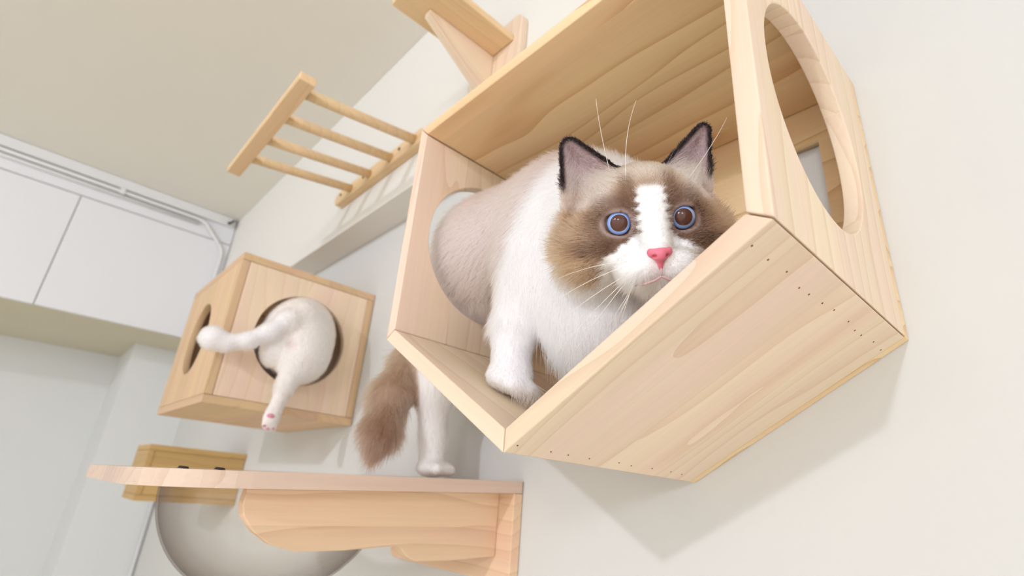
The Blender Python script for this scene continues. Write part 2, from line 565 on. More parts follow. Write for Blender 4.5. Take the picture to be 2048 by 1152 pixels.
def roundrect(x0, x1, z0, z1, r, n=6, corners=(1, 1, 1, 1)):
    pts = []
    for (cx, cz, a0, on) in ((x1 - r, z1 - r, 0, corners[0]), (x0 + r, z1 - r, 90, corners[1]), (x0 + r, z0 + r, 180, corners[2]), (x1 - r, z0 + r, 270, corners[3])):
        if on:
            for k in range(n + 1):
                a = math.radians(a0 + 90 * k / n)
                pts.append((cx + r * math.cos(a), cz + r * math.sin(a)))
        else:
            s = {0: (1, 1), 90: (-1, 1), 180: (-1, -1), 270: (1, -1)}[a0]
            pts.append((cx + r * s[0], cz + r * s[1]))
    return pts


rr = roundrect(-1.048, -0.585, 0.4365, 0.478, 0.018)
slab('rail', [(x, -0.0825, z) for x, z in rr], [(x, -0.104, z) for x, z in rr], PINE_Y, lad, frame((1, 0, 0), (0, 0, 1)), bevel=0.0012)
box('rail', (-1.005, -0.398, 0.386), (-0.545, -0.366, 0.404), PINE_Y, lad, 'x', 0.002)
for x in (-0.945, -0.838, -0.73, -0.622):
    dx = 0.012
    tube('rung', [(x, -0.100, 0.457), (x + dx, -0.24, 0.428), (x + 2 * dx, -0.375, 0.401)], 0.0115, PINE_Y, lad, 16)
for x in (-1.012, -0.875, -0.69):
    screw(lad, (x, -0.1045, 0.463), (0, -1, 0), 0.0048)

# ------------------------------------------------------------------ small step shelf above the hexagon
stp = thing('step_shelf', 'narrow pine step shelf on a bracket, topmost on the wall', 'shelf', (-0.34, -0.082, 0.53))
box('board', (-0.395, -0.314, 0.525), (-0.287, -0.100, 0.541), PINE_Y, stp, 'y', 0.002)
rr = roundrect(-0.422, -0.266, 0.40, 0.592, 0.022)
slab('wall_plate', [(x, -0.0825, z) for x, z in rr], [(x, -0.0995, z) for x, z in rr], PINE, stp, frame((0, 0, 1), (1, 0, 0)), bevel=0.002)
br = [(-0.100, 0.5245), (-0.258, 0.5245), (-0.258, 0.512), (-0.115, 0.418), (-0.100, 0.412)]
slab('bracket', [(-0.347, y, z) for y, z in br], [(-0.363, y, z) for y, z in br], PINE, stp, frame((0, 1, -0.5), (0, 0, 1)), bevel=0.001)

# ------------------------------------------------------------------ lower shelf with the clear bowl
shf = thing('bowl_shelf', 'rounded pine shelf with a clear acrylic bowl below the brown and white cat', 'shelf', (-0.5, 0, -0.30))
droop = lambda p: np.array([p[0], p[1], p[2] + 0.0527 * p[1]])


def roundpoly(pts, rads, n=10):
    out = []
    m = len(pts)
    for i in range(m):
        a, b, c = (np.array(pts[k], float) for k in ((i - 1) % m, i, (i + 1) % m))
        r = rads[i]
        if r <= 0:
            out.append(b); continue
        u = (a - b) / np.linalg.norm(a - b); v = (c - b) / np.linalg.norm(c - b)
        th = math.acos(np.clip(u @ v, -1, 1))
        t = r / math.tan(th / 2)
        bis = (u + v) / np.linalg.norm(u + v)
        ctr = b + bis * r / math.sin(th / 2)
        p, q = b + u * t - ctr, b + v * t - ctr
        a0 = math.atan2(p[1], p[0]); a1 = math.atan2(q[1], q[0])
        da = (a1 - a0 + math.pi) % (2 * math.pi) - math.pi
        for k in range(n + 1):
            g = a0 + da * k / n
            out.append(ctr + r * np.array([math.cos(g), math.sin(g)]))
    return out


BC = (-0.535, -0.262)
bp = roundpoly([(-0.28, -0.001), (-0.28, -0.490), (-0.79, -0.490), (-0.79, -0.001)], [0.004, 0.10, 0.10, 0.02])
zb0, zb1 = -0.3085, -0.2915
ci = circle3((BC[0], BC[1], 0), 0.164, (1, 0, 0), (0, 1, 0), 72)
slab('board', [droop((x, y, zb0)) for x, y in bp], [droop((x, y, zb1)) for x, y in bp], PINE_B, shf, frame((0, 1, 0.0527), (1, 0, 0)),
     [droop((p[0], p[1], zb0)) for p in ci], [droop((p[0], p[1], zb1)) for p in ci], bevel=0.002)
rr = roundrect(-0.603, -0.281, -0.4295, -0.3092, 0.016, corners=(0, 0, 1, 1))
slab('wall_plate', [(x, -0.001, z) for x, z in rr], [(x, -0.018, z) for x, z in rr], PINE_K, shf, frame((1, 0, 0), (0, 0, 1)), bevel=0.0015)
bt = lambda y: -0.3092 + 0.0527 * y
prof = [(-0.0185, bt(-0.0185)), (-0.382, bt(-0.382)), (-0.3835, -0.345), (-0.380, -0.3565), (-0.367, -0.371), (-0.3451, -0.3844), (-0.3159, -0.3912),
        (-0.2559, -0.3896), (-0.1899, -0.3843), (-0.1808, -0.3859), (-0.1701, -0.3957), (-0.1552, -0.4020), (-0.0989, -0.4015), (-0.0185, -0.3969)]
prof = [tuple(q) for q in roundpoly(prof, [0, 0, 0.008, 0.014, 0.03, 0.03, 0.04, 0.03, 0.006, 0.006, 0.02, 0.012, 0, 0], 5)]
xb = -0.3136
slab('bracket', [(xb, y, z) for y, z in prof], [(xb - 0.017, y, z) for y, z in prof], PINE_K, shf, frame((0, 1, 0.02), (0, 0, 1)), bevel=0.0012)
# bowl: hemisphere shell with a flat flange under the board
bv, bf = [], []
RB, DB, NS, NR = 0.160, 0.150, 64, 20
prof_o = [(0.178, 0.0), (RB, 0.0)] + [(RB * math.cos(a), -DB * math.sin(a)) for a in np.linspace(0.06, math.pi / 2 - 0.03, NR)]
for (r, z) in prof_o:
    for k in range(NS):
        t = 2 * math.pi * k / NS
        x, y = BC[0] + r * math.cos(t), BC[1] + r * math.sin(t)
        bv.append(droop((x, y, zb0 - 0.002)) + np.array([0, 0, z]))
for i in range(len(prof_o) - 1):
    for k in range(NS):
        k2 = (k + 1) % NS
        bf.append((i * NS + k, i * NS + k2, (i + 1) * NS + k2, (i + 1) * NS + k))
bf.append(tuple((len(prof_o) - 1) * NS + k for k in range(NS)))
bowl = mesh('bowl', bv, bf, ACRYLIC, shf, smooth=True)
bowl['label'] = 'clear acrylic bowl hanging under the board'
md = bowl.modifiers.new('thickness', 'SOLIDIFY'); md.thickness = 0.0028; md.offset = 1
for (x, y) in ((-0.352, -0.441), (-0.325, -0.412)):
    screw(shf, droop((x, y, zb1 + 0.0012)), (0, 0.05, 1), 0.006)

# far box hanging behind the shelf
fb = thing('wooden_wall_box', 'far brown wooden wall box seen behind the end of the bowl shelf', 'box', (-1.67, 0, -0.41))
bx0, bx1, by0, by1, bz0, bz1 = -1.80, -1.60, -0.277, -0.0015, -0.400, -0.243
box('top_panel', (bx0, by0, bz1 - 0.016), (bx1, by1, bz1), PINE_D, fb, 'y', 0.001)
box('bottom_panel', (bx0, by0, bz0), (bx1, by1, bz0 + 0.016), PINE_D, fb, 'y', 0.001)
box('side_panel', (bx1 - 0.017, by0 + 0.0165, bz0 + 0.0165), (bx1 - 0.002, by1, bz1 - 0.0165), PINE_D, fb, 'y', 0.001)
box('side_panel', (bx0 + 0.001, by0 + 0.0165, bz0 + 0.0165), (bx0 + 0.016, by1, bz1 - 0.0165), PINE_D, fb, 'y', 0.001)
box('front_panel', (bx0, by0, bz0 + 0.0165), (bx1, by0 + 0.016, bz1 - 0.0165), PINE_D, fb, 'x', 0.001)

# ------------------------------------------------------------------ animals: implicit bodies meshed with surface nets
def smin(a, b, k):
    h = np.clip(0.5 + 0.5 * (b - a) / k, 0, 1)
    return b + (a - b) * h - k * h * (1 - h)


class Field:
    def __init__(self, xs, ys, zs):
        self.ax = [np.asarray(a, np.float32) for a in (xs, ys, zs)]
        X, Y, Z = np.meshgrid(*self.ax, indexing='ij')
        self.P = np.stack([X, Y, Z], -1).reshape(-1, 3)
        self.d = np.full(len(self.P), 1e3, np.float32)

    def local(self, o, rows):
        return (self.P - np.asarray(o, np.float32)) @ np.asarray(rows, np.float32).T

    def add(self, d, k=0.02):
        self.d = smin(self.d, d.astype(np.float32), k)

    def cut(self, d, k=0.004):
        self.d = -smin(-self.d, d.astype(np.float32), k)

    def mesh(self):
        nx, ny, nz = (len(a) for a in self.ax)
        D = self.d.reshape(nx, ny, nz)
        S = D < 0
        cx, cy, cz = nx - 1, ny - 1, nz - 1
        acc = np.zeros((cx, cy, cz, 3), np.float32); cnt = np.zeros((cx, cy, cz), np.int32)
        ax = self.ax
        for axis in range(3):
            sl0 = [slice(None)] * 3; sl1 = [slice(None)] * 3
            sl0[axis] = slice(0, -1); sl1[axis] = slice(1, None)
            d0, d1 = D[tuple(sl0)], D[tuple(sl1)]
            cr = S[tuple(sl0)] != S[tuple(sl1)]
            I = np.argwhere(cr)
            t = (d0[cr] / (d0[cr] - d1[cr]))
            p = np.stack([ax[0][I[:, 0]], ax[1][I[:, 1]], ax[2][I[:, 2]]], 1)
            p[:, axis] += t * (ax[axis][I[:, axis] + 1] - ax[axis][I[:, axis]])
            o1, o2 = [a for a in range(3) if a != axis]
            for da in (0, -1):
                for db in (0, -1):
                    J = I.copy(); J[:, o1] += da; J[:, o2] += db
                    ok = (J[:, o1] >= 0) & (J[:, o2] >= 0) & (J[:, 0] < cx) & (J[:, 1] < cy) & (J[:, 2] < cz)
                    np.add.at(acc, tuple(J[ok].T), p[ok]); np.add.at(cnt, tuple(J[ok].T), 1)
        act = cnt > 0
        idx = np.full((cx, cy, cz), -1, np.int64)
        idx[act] = np.arange(act.sum())
        V = acc[act] / cnt[act][:, None]
        F = []
        for axis in range(3):
            sl0 = [slice(None)] * 3; sl1 = [slice(None)] * 3
            sl0[axis] = slice(0, -1); sl1[axis] = slice(1, None)
            cr = S[tuple(sl0)] != S[tuple(sl1)]
            I = np.argwhere(cr)
            o1, o2 = [(1, 2), (2, 0), (0, 1)][axis]
            ok = (I[:, o1] > 0) & (I[:, o2] > 0) & (I[:, o1] < (cx, cy, cz)[o1]) & (I[:, o2] < (cx, cy, cz)[o2])
            I = I[ok]
            flip = S[tuple(sl0)][tuple(I.T)]
            q = []
            for da, db in ((-1, -1), (0, -1), (0, 0), (-1, 0)):
                J = I.copy(); J[:, o1] += da; J[:, o2] += db
                q.append(idx[tuple(J.T)])
            q = np.stack(q, 1)
            q[~flip] = q[~flip][:, ::-1]
            F.append(q)
        F = np.concatenate(F)
        # light smoothing
        for _ in range(2):
            s = np.zeros_like(V); c = np.zeros(len(V), np.float32)
            for a in range(4):
                b = (a + 1) % 4
                np.add.at(s, F[:, a], V[F[:, b]]); np.add.at(s, F[:, b], V[F[:, a]])
                np.add.at(c, F[:, a], 1); np.add.at(c, F[:, b], 1)
            V = V * 0.5 + s / c[:, None] * 0.5
        # keep only the largest connected piece
        lab = np.arange(len(V))
        for _ in range(400):
            m = lab[F].min(1)
            new = lab.copy()
            for a in range(4):
                np.minimum.at(new, F[:, a], m)
            new = new[new]
            if (new == lab).all():
                break
            lab = new
        big = np.bincount(lab).argmax()
        keep = lab == big
        F = F[keep[F[:, 0]]]
        re = np.cumsum(keep) - 1
        return V[keep], re[F]


def capsule(P, a, b, ra, rb):
    a = np.asarray(a, np.float32); b = np.asarray(b, np.float32)
    ba = b - a
    t = np.clip((P - a) @ ba / (ba @ ba), 0, 1)
    return np.linalg.norm(P - a - t[:, None] * ba, axis=1) - (ra + (rb - ra) * t)


def ellipsoid(P, c, r):
    r = np.asarray(r, np.float32)
    q = (P - np.asarray(c, np.float32)) / r
    k0 = np.linalg.norm(q, axis=1); k1 = np.linalg.norm(q / r, axis=1)
    return k0 * (k0 - 1) / np.maximum(k1, 1e-6)


def sphere(P, c, r):
    return np.linalg.norm(P - np.asarray(c, np.float32), axis=1) - r


def spans(*parts):
    out = []
    for a, b, h in parts:
        out.append(np.arange(a, b - 1e-6, h))
    out.append([parts[-1][1]])
    return np.concatenate(out)


def tri2(p, a, b, c):
    a, b, c = (np.asarray(v, np.float32) for v in (a, b, c))
    e = (b - a, c - b, a - c); v = (p - a, p - b, p - c)
    s = np.sign(e[0][0] * e[2][1] - e[0][1] * e[2][0])
    dd = None; ss = None
    for i in range(3):
        q = v[i] - e[i] * np.clip((v[i] @ e[i]) / (e[i] @ e[i]), 0, 1)[:, None]
        d2 = (q ** 2).sum(1)
        sg = s * (v[i][:, 0] * e[i][1] - v[i][:, 1] * e[i][0])
        dd = d2 if dd is None else np.minimum(dd, d2); ss = sg if ss is None else np.minimum(ss, sg)
    return -np.sqrt(dd) * np.sign(ss)


def vnormals(V, F):
    n = np.cross(V[F[:, 2]] - V[F[:, 0]], V[F[:, 3]] - V[F[:, 1]])
    N = np.zeros_like(V)
    for a in range(4):
        np.add.at(N, F[:, a], n)
    return N / np.maximum(np.linalg.norm(N, axis=1), 1e-9)[:, None]


def body(name, V, F, colors, parent, base):
    me = bpy.data.meshes.new(name)
    me.vertices.add(len(V)); me.vertices.foreach_set('co', (V - base).astype(np.float32).ravel())
    me.loops.add(F.size); me.loops.foreach_set('vertex_index', F.astype(np.int32).ravel())
    me.polygons.add(len(F)); me.polygons.foreach_set('loop_start', np.arange(0, F.size, 4, dtype=np.int32))
    me.update(calc_edges=True); me.validate()
    me.polygons.foreach_set('use_smooth', np.ones(len(me.polygons), bool))
    ca = me.attributes.new('col', 'FLOAT_COLOR', 'POINT')
    ca.data.foreach_set('color', np.concatenate([colors, np.ones((len(V), 1))], 1).astype(np.float32).ravel())
    me.materials.append(SKIN)
    o = bpy.data.objects.new(name, me)
    COL.objects.link(o)
    o.parent = parent
    return o


def fur(parent, base, V, F, N, count, colf, lenf, combf, dens, seed, rad=0.00022, spread=0.20, fence=None):
    rg = np.random.default_rng(seed)
    ar = np.linalg.norm(np.cross(V[F[:, 2]] - V[F[:, 0]], V[F[:, 3]] - V[F[:, 1]]), axis=1) * 0.5
    fc = V[F].mean(1)
    w = ar * dens(fc)
    fi = rg.choice(len(F), count, p=w / w.sum())
    a, b = rg.random((2, count, 1))
    Q = V[F[fi]]; QN = N[F[fi]]
    bl = lambda X: (X[:, 0] * (1 - a) + X[:, 1] * a) * (1 - b) + (X[:, 3] * (1 - a) + X[:, 2] * a) * b
    p = bl(Q); n = bl(QN); n /= np.linalg.norm(n, axis=1)[:, None]
    L = lenf(p) * rg.uniform(0.65, 1.15, count)
    cv, lift = combf(p, n)
    cv = cv - (cv * n).sum(1)[:, None] * n
    clump = np.sin(p @ np.array([310., 270., 190.]))[:, None] * 0.07 + np.sin(p @ np.array([-140., 330., 260.]))[:, None] * 0.07
    side = np.cross(n, cv)
    d = n * lift[:, None] + cv + side * clump + rg.normal(0, spread, (count, 3))
    d /= np.linalg.norm(d, axis=1)[:, None]
    out = np.maximum((d * n).sum(1), 0.0)[:, None]
    d = d + n * np.maximum(0.12 - out, 0)          # never grow into the skin
    K = 4
    t = np.linspace(0, 1, K)[None, :, None]
    bendv = cv / np.maximum(np.linalg.norm(cv, axis=1)[:, None], 1e-6)
    offs = d[:, None] * L[:, None, None] * t + (bendv * 0.28 + np.array([0, 0, -0.10]))[:, None] * (L[:, None, None] * t * t)
    if fence is not None:                            # hairs stop at the boards they touch
        a0, a1 = fence(p), fence(p + offs[:, -1])
        k = np.where(a1 < 0.001, np.clip((a0 - 0.001) / np.maximum(a0 - a1, 1e-6), 0.03, 1), 1.0)
        offs = offs * k[:, None, None]
    pts = (p - n * 0.0006)[:, None] + offs
    hc = bpy.data.hair_curves.new('fur')
    hc.add_curves([K] * count)
    hc.attributes['position'].data.foreach_set('vector', (pts - base).astype(np.float32).ravel())
    r = hc.attributes.get('radius') or hc.attributes.new('radius', 'FLOAT', 'POINT')
    rr_ = (rad * rg.uniform(0.7, 1.2, (count, 1)) * np.array([[1.0, 0.9, 0.6, 0.15]])).astype(np.float32)
    r.data.foreach_set('value', rr_.ravel())
    c = colf(p)
    amp = np.clip(0.30 - 0.28 * (c.mean(1, keepdims=True) / 0.75), 0.05, 0.3)         # dark coats vary more from hair to hair
    c = c * (1 + amp * rg.uniform(-1.0, 0.8, (count, 1)) * 1.6)
    ca = hc.attributes.new('col', 'FLOAT_COLOR', 'CURVE')
    ca.data.foreach_set('color', np.concatenate([np.clip(c, 0, 0.95), np.ones((count, 1))], 1).astype(np.float32).ravel())
    hc.materials.append(FUR)
    o = bpy.data.objects.new('fur', hc)
    COL.objects.link(o)
    o.parent = parent
    o['kind'] = 'stuff'
    return o


def step(x, a, b):
    t = np.clip((x - a) / (b - a), 0, 1)
    return t * t * (3 - 2 * t)


def mixc(c, rgb, m):
    return c * (1 - m[:, None]) + np.array(lin(rgb)) * m[:, None]


def floor_dist(p):
    """signed distance to the inner faces of the hexagon's two floor panels and its right side"""
    c, s_ = 0.8626, 0.5058
    d1 = (p[..., 2] + 0.267) * c + p[..., 0] * s_
    d2 = (p[..., 2] + 0.267) * c - p[..., 0] * s_
    return np.minimum(np.minimum(d1, d2), 0.2087 - p[..., 0])


# ------------------------------------------------------------------ the ragdoll cat in the hexagon
H0 = np.array([0.1016, -0.249, -0.0899])
HA = np.array([[0.7451, 0.6544, 0.1286], [0.2346, -0.4378, 0.8679], [0.6243, -0.6166, -0.4797]])   # rows: right, up, forward of the face
hw = lambda *l: H0 + np.array(l, float) @ HA

f = Field(spans((-0.56, -0.02, 0.005), (-0.02, 0.21, 0.0024)), spans((-0.345, -0.16, 0.0026), (-0.16, -0.01, 0.005)),
          spans((-0.312, -0.16, 0.0045), (-0.16, 0.035, 0.0024), (0.035, 0.12, 0.005)))
P = f.P
f.add(ellipsoid(P, (-0.350, -0.115, -0.050), (0.070, 0.062, 0.078)))                      # rump outside the hole
f.add(capsule(P, (-0.33, -0.128, -0.030), (-0.20, -0.160, -0.006), 0.066, 0.079), 0.04)  # loin through the hole
f.add(capsule(P, (-0.20, -0.160, -0.004), (-0.06, -0.170, 0.000), 0.079, 0.076), 0.04)   # back
f.add(ellipsoid(P, (-0.03, -0.170, -0.055), (0.095, 0.078, 0.092)), 0.04)                # rib cage
f.add(ellipsoid(P, (0.015, -0.195, -0.125), (0.07, 0.055, 0.075)), 0.04)                 # chest
f.add(capsule(P, (-0.02, -0.185, -0.02), hw(0, -0.005, -0.035), 0.070, 0.048), 0.03)     # neck
f.add(ellipsoid(P, (-0.055, -0.222, -0.060), (0.045, 0.032, 0.060)), 0.03)               # near shoulder
# front leg and paw
f.add(capsule(P, (-0.062, -0.226, -0.085), (-0.077, -0.2265, -0.150), 0.030, 0.0225), 0.02)
f.add(capsule(P, (-0.077, -0.2265, -0.150), (-0.0765, -0.227, -0.196), 0.0225, 0.020), 0.012)
f.add(ellipsoid(P, (-0.0725, -0.229, -0.2035), (0.023, 0.022, 0.015)), 0.012)
for dx, dy in ((0.000, -0.017), (0.013, -0.011), (0.018, 0.002), (-0.013, -0.014)):
    f.add(ellipsoid(P, (-0.068 + dx, -0.2285 + dy, -0.2085 - dx * 0.50), (0.0105, 0.0105, 0.0085)), 0.006)
# far front leg, behind the chest
f.add(capsule(P, (0.02, -0.150, -0.11), (0.03, -0.155, -0.20), 0.030, 0.020), 0.02)
f.add(ellipsoid(P, (0.036, -0.165, -0.223), (0.02, 0.026, 0.012)), 0.01)
# hind leg standing on the shelf
f.add(capsule(P, (-0.375, -0.115, -0.085), (-0.385, -0.110, -0.165), 0.044, 0.030), 0.03)
f.add(capsule(P, (-0.388, -0.112, -0.165), (-0.393, -0.098, -0.235), 0.028, 0.020), 0.02)
f.add(capsule(P, (-0.393, -0.098, -0.235), (-0.386, -0.098, -0.275), 0.020, 0.020), 0.012)
f.add(ellipsoid(P, (-0.376, -0.102, -0.2835), (0.032, 0.022, 0.0115)), 0.012)
for dy in (-0.013, 0.0, 0.012):
    f.add(ellipsoid(P, (-0.350, -0.102 + dy, -0.2850), (0.012, 0.0085, 0.0095)), 0.005)
# the other hind leg is drawn up against the belly
f.add(capsule(P, (-0.33, -0.145, -0.08), (-0.285, -0.155, -0.105), 0.042, 0.028), 0.03)
# tail, hanging
f.add(capsule(P, (-0.385, -0.118, -0.060), (-0.430, -0.140, -0.115), 0.026, 0.019), 0.03)
f.add(capsule(P, (-0.430, -0.140, -0.115), (-0.410, -0.172, -0.185), 0.019, 0.0235), 0.02)
f.add(capsule(P, (-0.410, -0.172, -0.185), (-0.400, -0.186, -0.235), 0.0235, 0.019), 0.02)
f.add(capsule(P, (-0.400, -0.186, -0.235), (-0.398, -0.193, -0.262), 0.019, 0.007), 0.02)
# head, in its own frame
Q = f.local(H0, HA)
f.add(ellipsoid(Q, (0.002, 0.004, -0.012), (0.056, 0.043, 0.050)), 0.015)
for s in (-1, 1):
    f.add(ellipsoid(Q, (0.0395 * s, -0.024, -0.004), (0.033, 0.031, 0.036)), 0.02)
    f.add(sphere(Q, (0.026 * s, 0.014, 0.026), 0.014), 0.014)
    f.add(ellipsoid(Q, (0.030 * s, -0.020, 0.027), (0.020, 0.015, 0.018)), 0.014)
f.add(sphere(Q, (0, 0.018, 0.018), 0.026), 0.015)
f.add(capsule(Q, (0, 0.006, 0.034), (0, -0.020, 0.0585), 0.0165, 0.0105), 0.012)
for s in (-1, 1):
    f.add(ellipsoid(Q, (0.0145 * s, -0.0365, 0.0485), (0.0185, 0.0135, 0.0175)), 0.008)
f.add(ellipsoid(Q, (0, -0.0505, 0.044), (0.0125, 0.0085, 0.012)), 0.006)
EARS = (((-0.0570, 0.012), (-0.0550, 0.0675), (-0.0180, 0.0370), -0.006, 0.0098), ((0.0570, 0.010), (0.0600, 0.0715), (0.0250, 0.0390), -0.014, 0.0072))


def ear(Qx, e):
    a, t, b, z0, rd = e
    d2 = tri2(Qx[:, :2], a, t, b) - rd
    mid = z0 - 0.014 * step(-d2, 0.0, 0.015) - 0.05 * (Qx[:, 1] - 0.04)
    return d2, np.maximum(d2, np.abs(Qx[:, 2] - mid) - 0.0034)


for e in EARS:
    f.add(ear(Q, e)[1], 0.006)
EYES = [(-0.0247, -0.0010, 0.0362), (0.0247, -0.0010, 0.0362)]
for s in (-1, 1):
    f.add(ellipsoid(Q, (0.0252 * s, 0.0088, 0.0352), (0.0125, 0.0042, 0.0095)), 0.005)     # upper lids
for c in EYES:
    f.cut(sphere(Q, c, 0.0100), 0.0015)
ins = P[:, 0] > -0.216
f.d = np.where(ins, np.maximum(f.d, 0.0025 - floor_dist(P)), f.d)
f.d = np.where(P[:, 0] < -0.27, np.maximum(f.d, -0.2909 + 0.0527 * P[:, 1] - P[:, 2]), f.d).astype(np.float32)
CV, CF = f.mesh()
del f, P, Q
CV = CV.astype(np.float64)
CN = vnormals(CV, CF)
if (CN * (CV - CV.mean(0))).sum() < 0:
    CF = CF[:, ::-1].copy(); CN = -CN


def headmask(p):
    q = (p - H0) @ HA.T
    d = ellipsoid(q, (0, -0.004, 0.0), (0.082, 0.062, 0.085))
    for e in EARS:
        d = np.minimum(d, ear(q, e)[1] - 0.004)
    return q, d


def cat_color(p):
    c = np.tile(np.array(lin((236, 233, 236))), (len(p), 1))
    x, y, z = p.T
    q, hd = headmask(p)
    # beige saddle over the back
    s = step(-(x - (-0.035 + 0.62 * (z + 0.03))), -0.012, 0.02) * step(z + 0.5 * (y + 0.25), -0.16, -0.09)
    c = mixc(c, (200, 182, 178), s * 0.95)
    c = mixc(c, (186, 168, 164), s * step(-x, 0.12, 0.3) * 0.5)
    # hind leg white, tail brown
    leg = step(-z, 0.10, 0.14) * step(-x, 0.30, 0.32)
    c = mixc(c, (240, 236, 234), leg)
    tail = step(-x, 0.395, 0.405) * step(-(y + 0.205 + 0.33 * (-z - 0.1) * 0.0), 0.06, 0.062)
    td = np.minimum(capsule(p, (-0.435, -0.148, -0.115), (-0.410, -0.172, -0.185), 0.02, 0.026),
                    capsule(p, (-0.410, -0.172, -0.185), (-0.396, -0.194, -0.264), 0.026, 0.01))
    tm = step(-td, -0.020, -0.013)
    tc = np.tile(np.array(lin((172, 146, 126))), (len(p), 1))
    tc = mixc(tc, (134, 104, 88), step(-z, 0.14, 0.27))
    c = c * (1 - tm[:, None]) + tc * tm[:, None]
    # head
    m = step(-hd, -0.006, 0.004)
    hx_, hy, hz = q.T
    ax = np.abs(hx_)
    h = np.tile(np.array(lin((152, 122, 98))), (len(p), 1))
    h = mixc(h, (216, 196, 178), step(-(hz + 0.25 * hy), 0.005, 0.045) * step(-hy, -0.02, 0.02))      # ruff, paler
    h = mixc(h, (172, 138, 106), step(-hy, 0.012, 0.03) * step(ax, 0.04, 0.06) * 0.75)                # cheek
    h = mixc(h, (206, 190, 176), step(hy, 0.022, 0.042) * 0.85)                                        # brow to crown
    h = mixc(h, (208, 190, 180), step(hy, 0.008, 0.017) * step(ax, 0.019, 0.034) * 0.85)                 # below the ears
    stripe = step(0.0085 - np.abs(ax - 0.0165), 0.0, 0.006) * step(hy, -0.004, 0.008) * (1 - step(hy, 0.032, 0.042))
    h = mixc(h, (112, 86, 70), stripe * 0.75)
    for ec in EYES:
        de = np.sqrt(((q - np.array(ec)) * np.array([0.85, 1.0, 0.7])) ** 2 @ np.ones(3))
        h = mixc(h, (100, 74, 60), (1 - step(de, 0.017, 0.032)) * 0.8)
        h = mixc(h, (186, 164, 158), (1 - step(de, 0.0108, 0.0140)) * 0.7)
        h = mixc(h, (140, 112, 106), (1 - step(de, 0.0100, 0.0110)) * 0.8)
    dk = step(-np.abs(hy + 0.020) + 0.011, 0, 0.008) * step(ax, 0.026, 0.036) * (1 - step(ax, 0.054, 0.07))
    h = mixc(h, (86, 62, 48), dk * 0.8)
    # white blaze and muzzle
    w = np.where(hy > -0.010, 0.0112 - 0.05 * np.clip(hy, 0, 1) * 1.2, 0.0112 + (-0.010 - hy) * 1.55)
    w = np.minimum(w, 0.040)
    wn_ = 0.0016 * np.sin(hy * 900) + 0.0012 * np.sin(hy * 2300)
    bl = step(w + wn_ - ax, -0.002, 0.002) * (1 - step(hy, 0.0235, 0.0285))
    low = step(-(hy + 0.050 + 0.25 * np.clip(ax - 0.04, 0, 1)), -0.004, 0.006)
    bl = np.maximum(bl * step(hz, 0.0, 0.02), low)
    h = mixc(h, (247, 245, 247), bl)
    # ears
    for e in EARS:
        d2, d3 = ear(q, e)
        em = step(-d3, -0.004, -0.001) * step(hy, 0.024, 0.036)
        front = step(hz - (e[3] - 0.014 * step(-d2, 0, 0.015) - 0.05 * (hy - 0.04)), -0.001, 0.001)
        ec = np.tile(np.array(lin((30, 22, 22))), (len(p), 1))
        inner = step(-d2, 0.0030, 0.0058) * front
        ec = mixc(ec, (176, 152, 156), inner)
        ec = mixc(ec, (200, 182, 176), inner * (1 - step(hy, 0.034, 0.056)) * 0.7)
        h = h * (1 - em[:, None]) + ec * em[:, None]
    c = c * (1 - m[:, None]) + h * m[:, None]
    return c


def cat_len(p):
    q, hd = headmask(p)
    hx_, hy, hz = q.T
    L = np.full(len(p), 0.015)
    x, y, z = p.T
    L = np.where((x > -0.06) & (z < -0.10) & (y > -0.222), 0.026, L)             # chest bib
    L = np.where((x < -0.05) & (x > -0.12) & (z < -0.15), 0.0065, L)             # front leg
    L = np.where((x < -0.05) & (x > -0.12) & (z < -0.19), 0.004, L)
    L = np.where((x < -0.32) & (z < -0.14), 0.010, L)
    L = np.where((x < -0.32) & (z < -0.26), 0.004, L)
    td = capsule(p, (-0.44, -0.146, -0.10), (-0.398, -0.193, -0.262), 0.022, 0.016)
    L = np.where((td < 0.012) & (z < -0.10), 0.026, L)
    m = step(-hd, -0.004, 0.006)
    hl = 0.0045 + (0.011 * step(-hz, -0.030, 0.01) + 0.007 * step(np.abs(hx_), 0.045, 0.07)) * (1 - step(hy, -0.008, 0.018))
    hl = np.where(hz > 0.040, 0.0030, hl)
    de = np.minimum(*[np.linalg.norm(q - np.array(e), axis=1) for e in EYES])
    hl = np.minimum(hl, np.clip((de - 0.0098) * 0.45, 0.0005, 1))
    nd = np.linalg.norm(q - np.array((0, -0.027, 0.066)), axis=1)
    hl = np.minimum(hl, np.clip((nd - 0.004) * 0.4, 0.0006, 1))
    hl = np.where((hy > 0.040), 0.0045, hl)
    er = np.minimum(*[ear(q, e)[1] for e in EARS])
    hl = np.where((er < 0.003) & (hy > 0.045), 0.0022, hl)
    return L * (1 - m) + hl * m


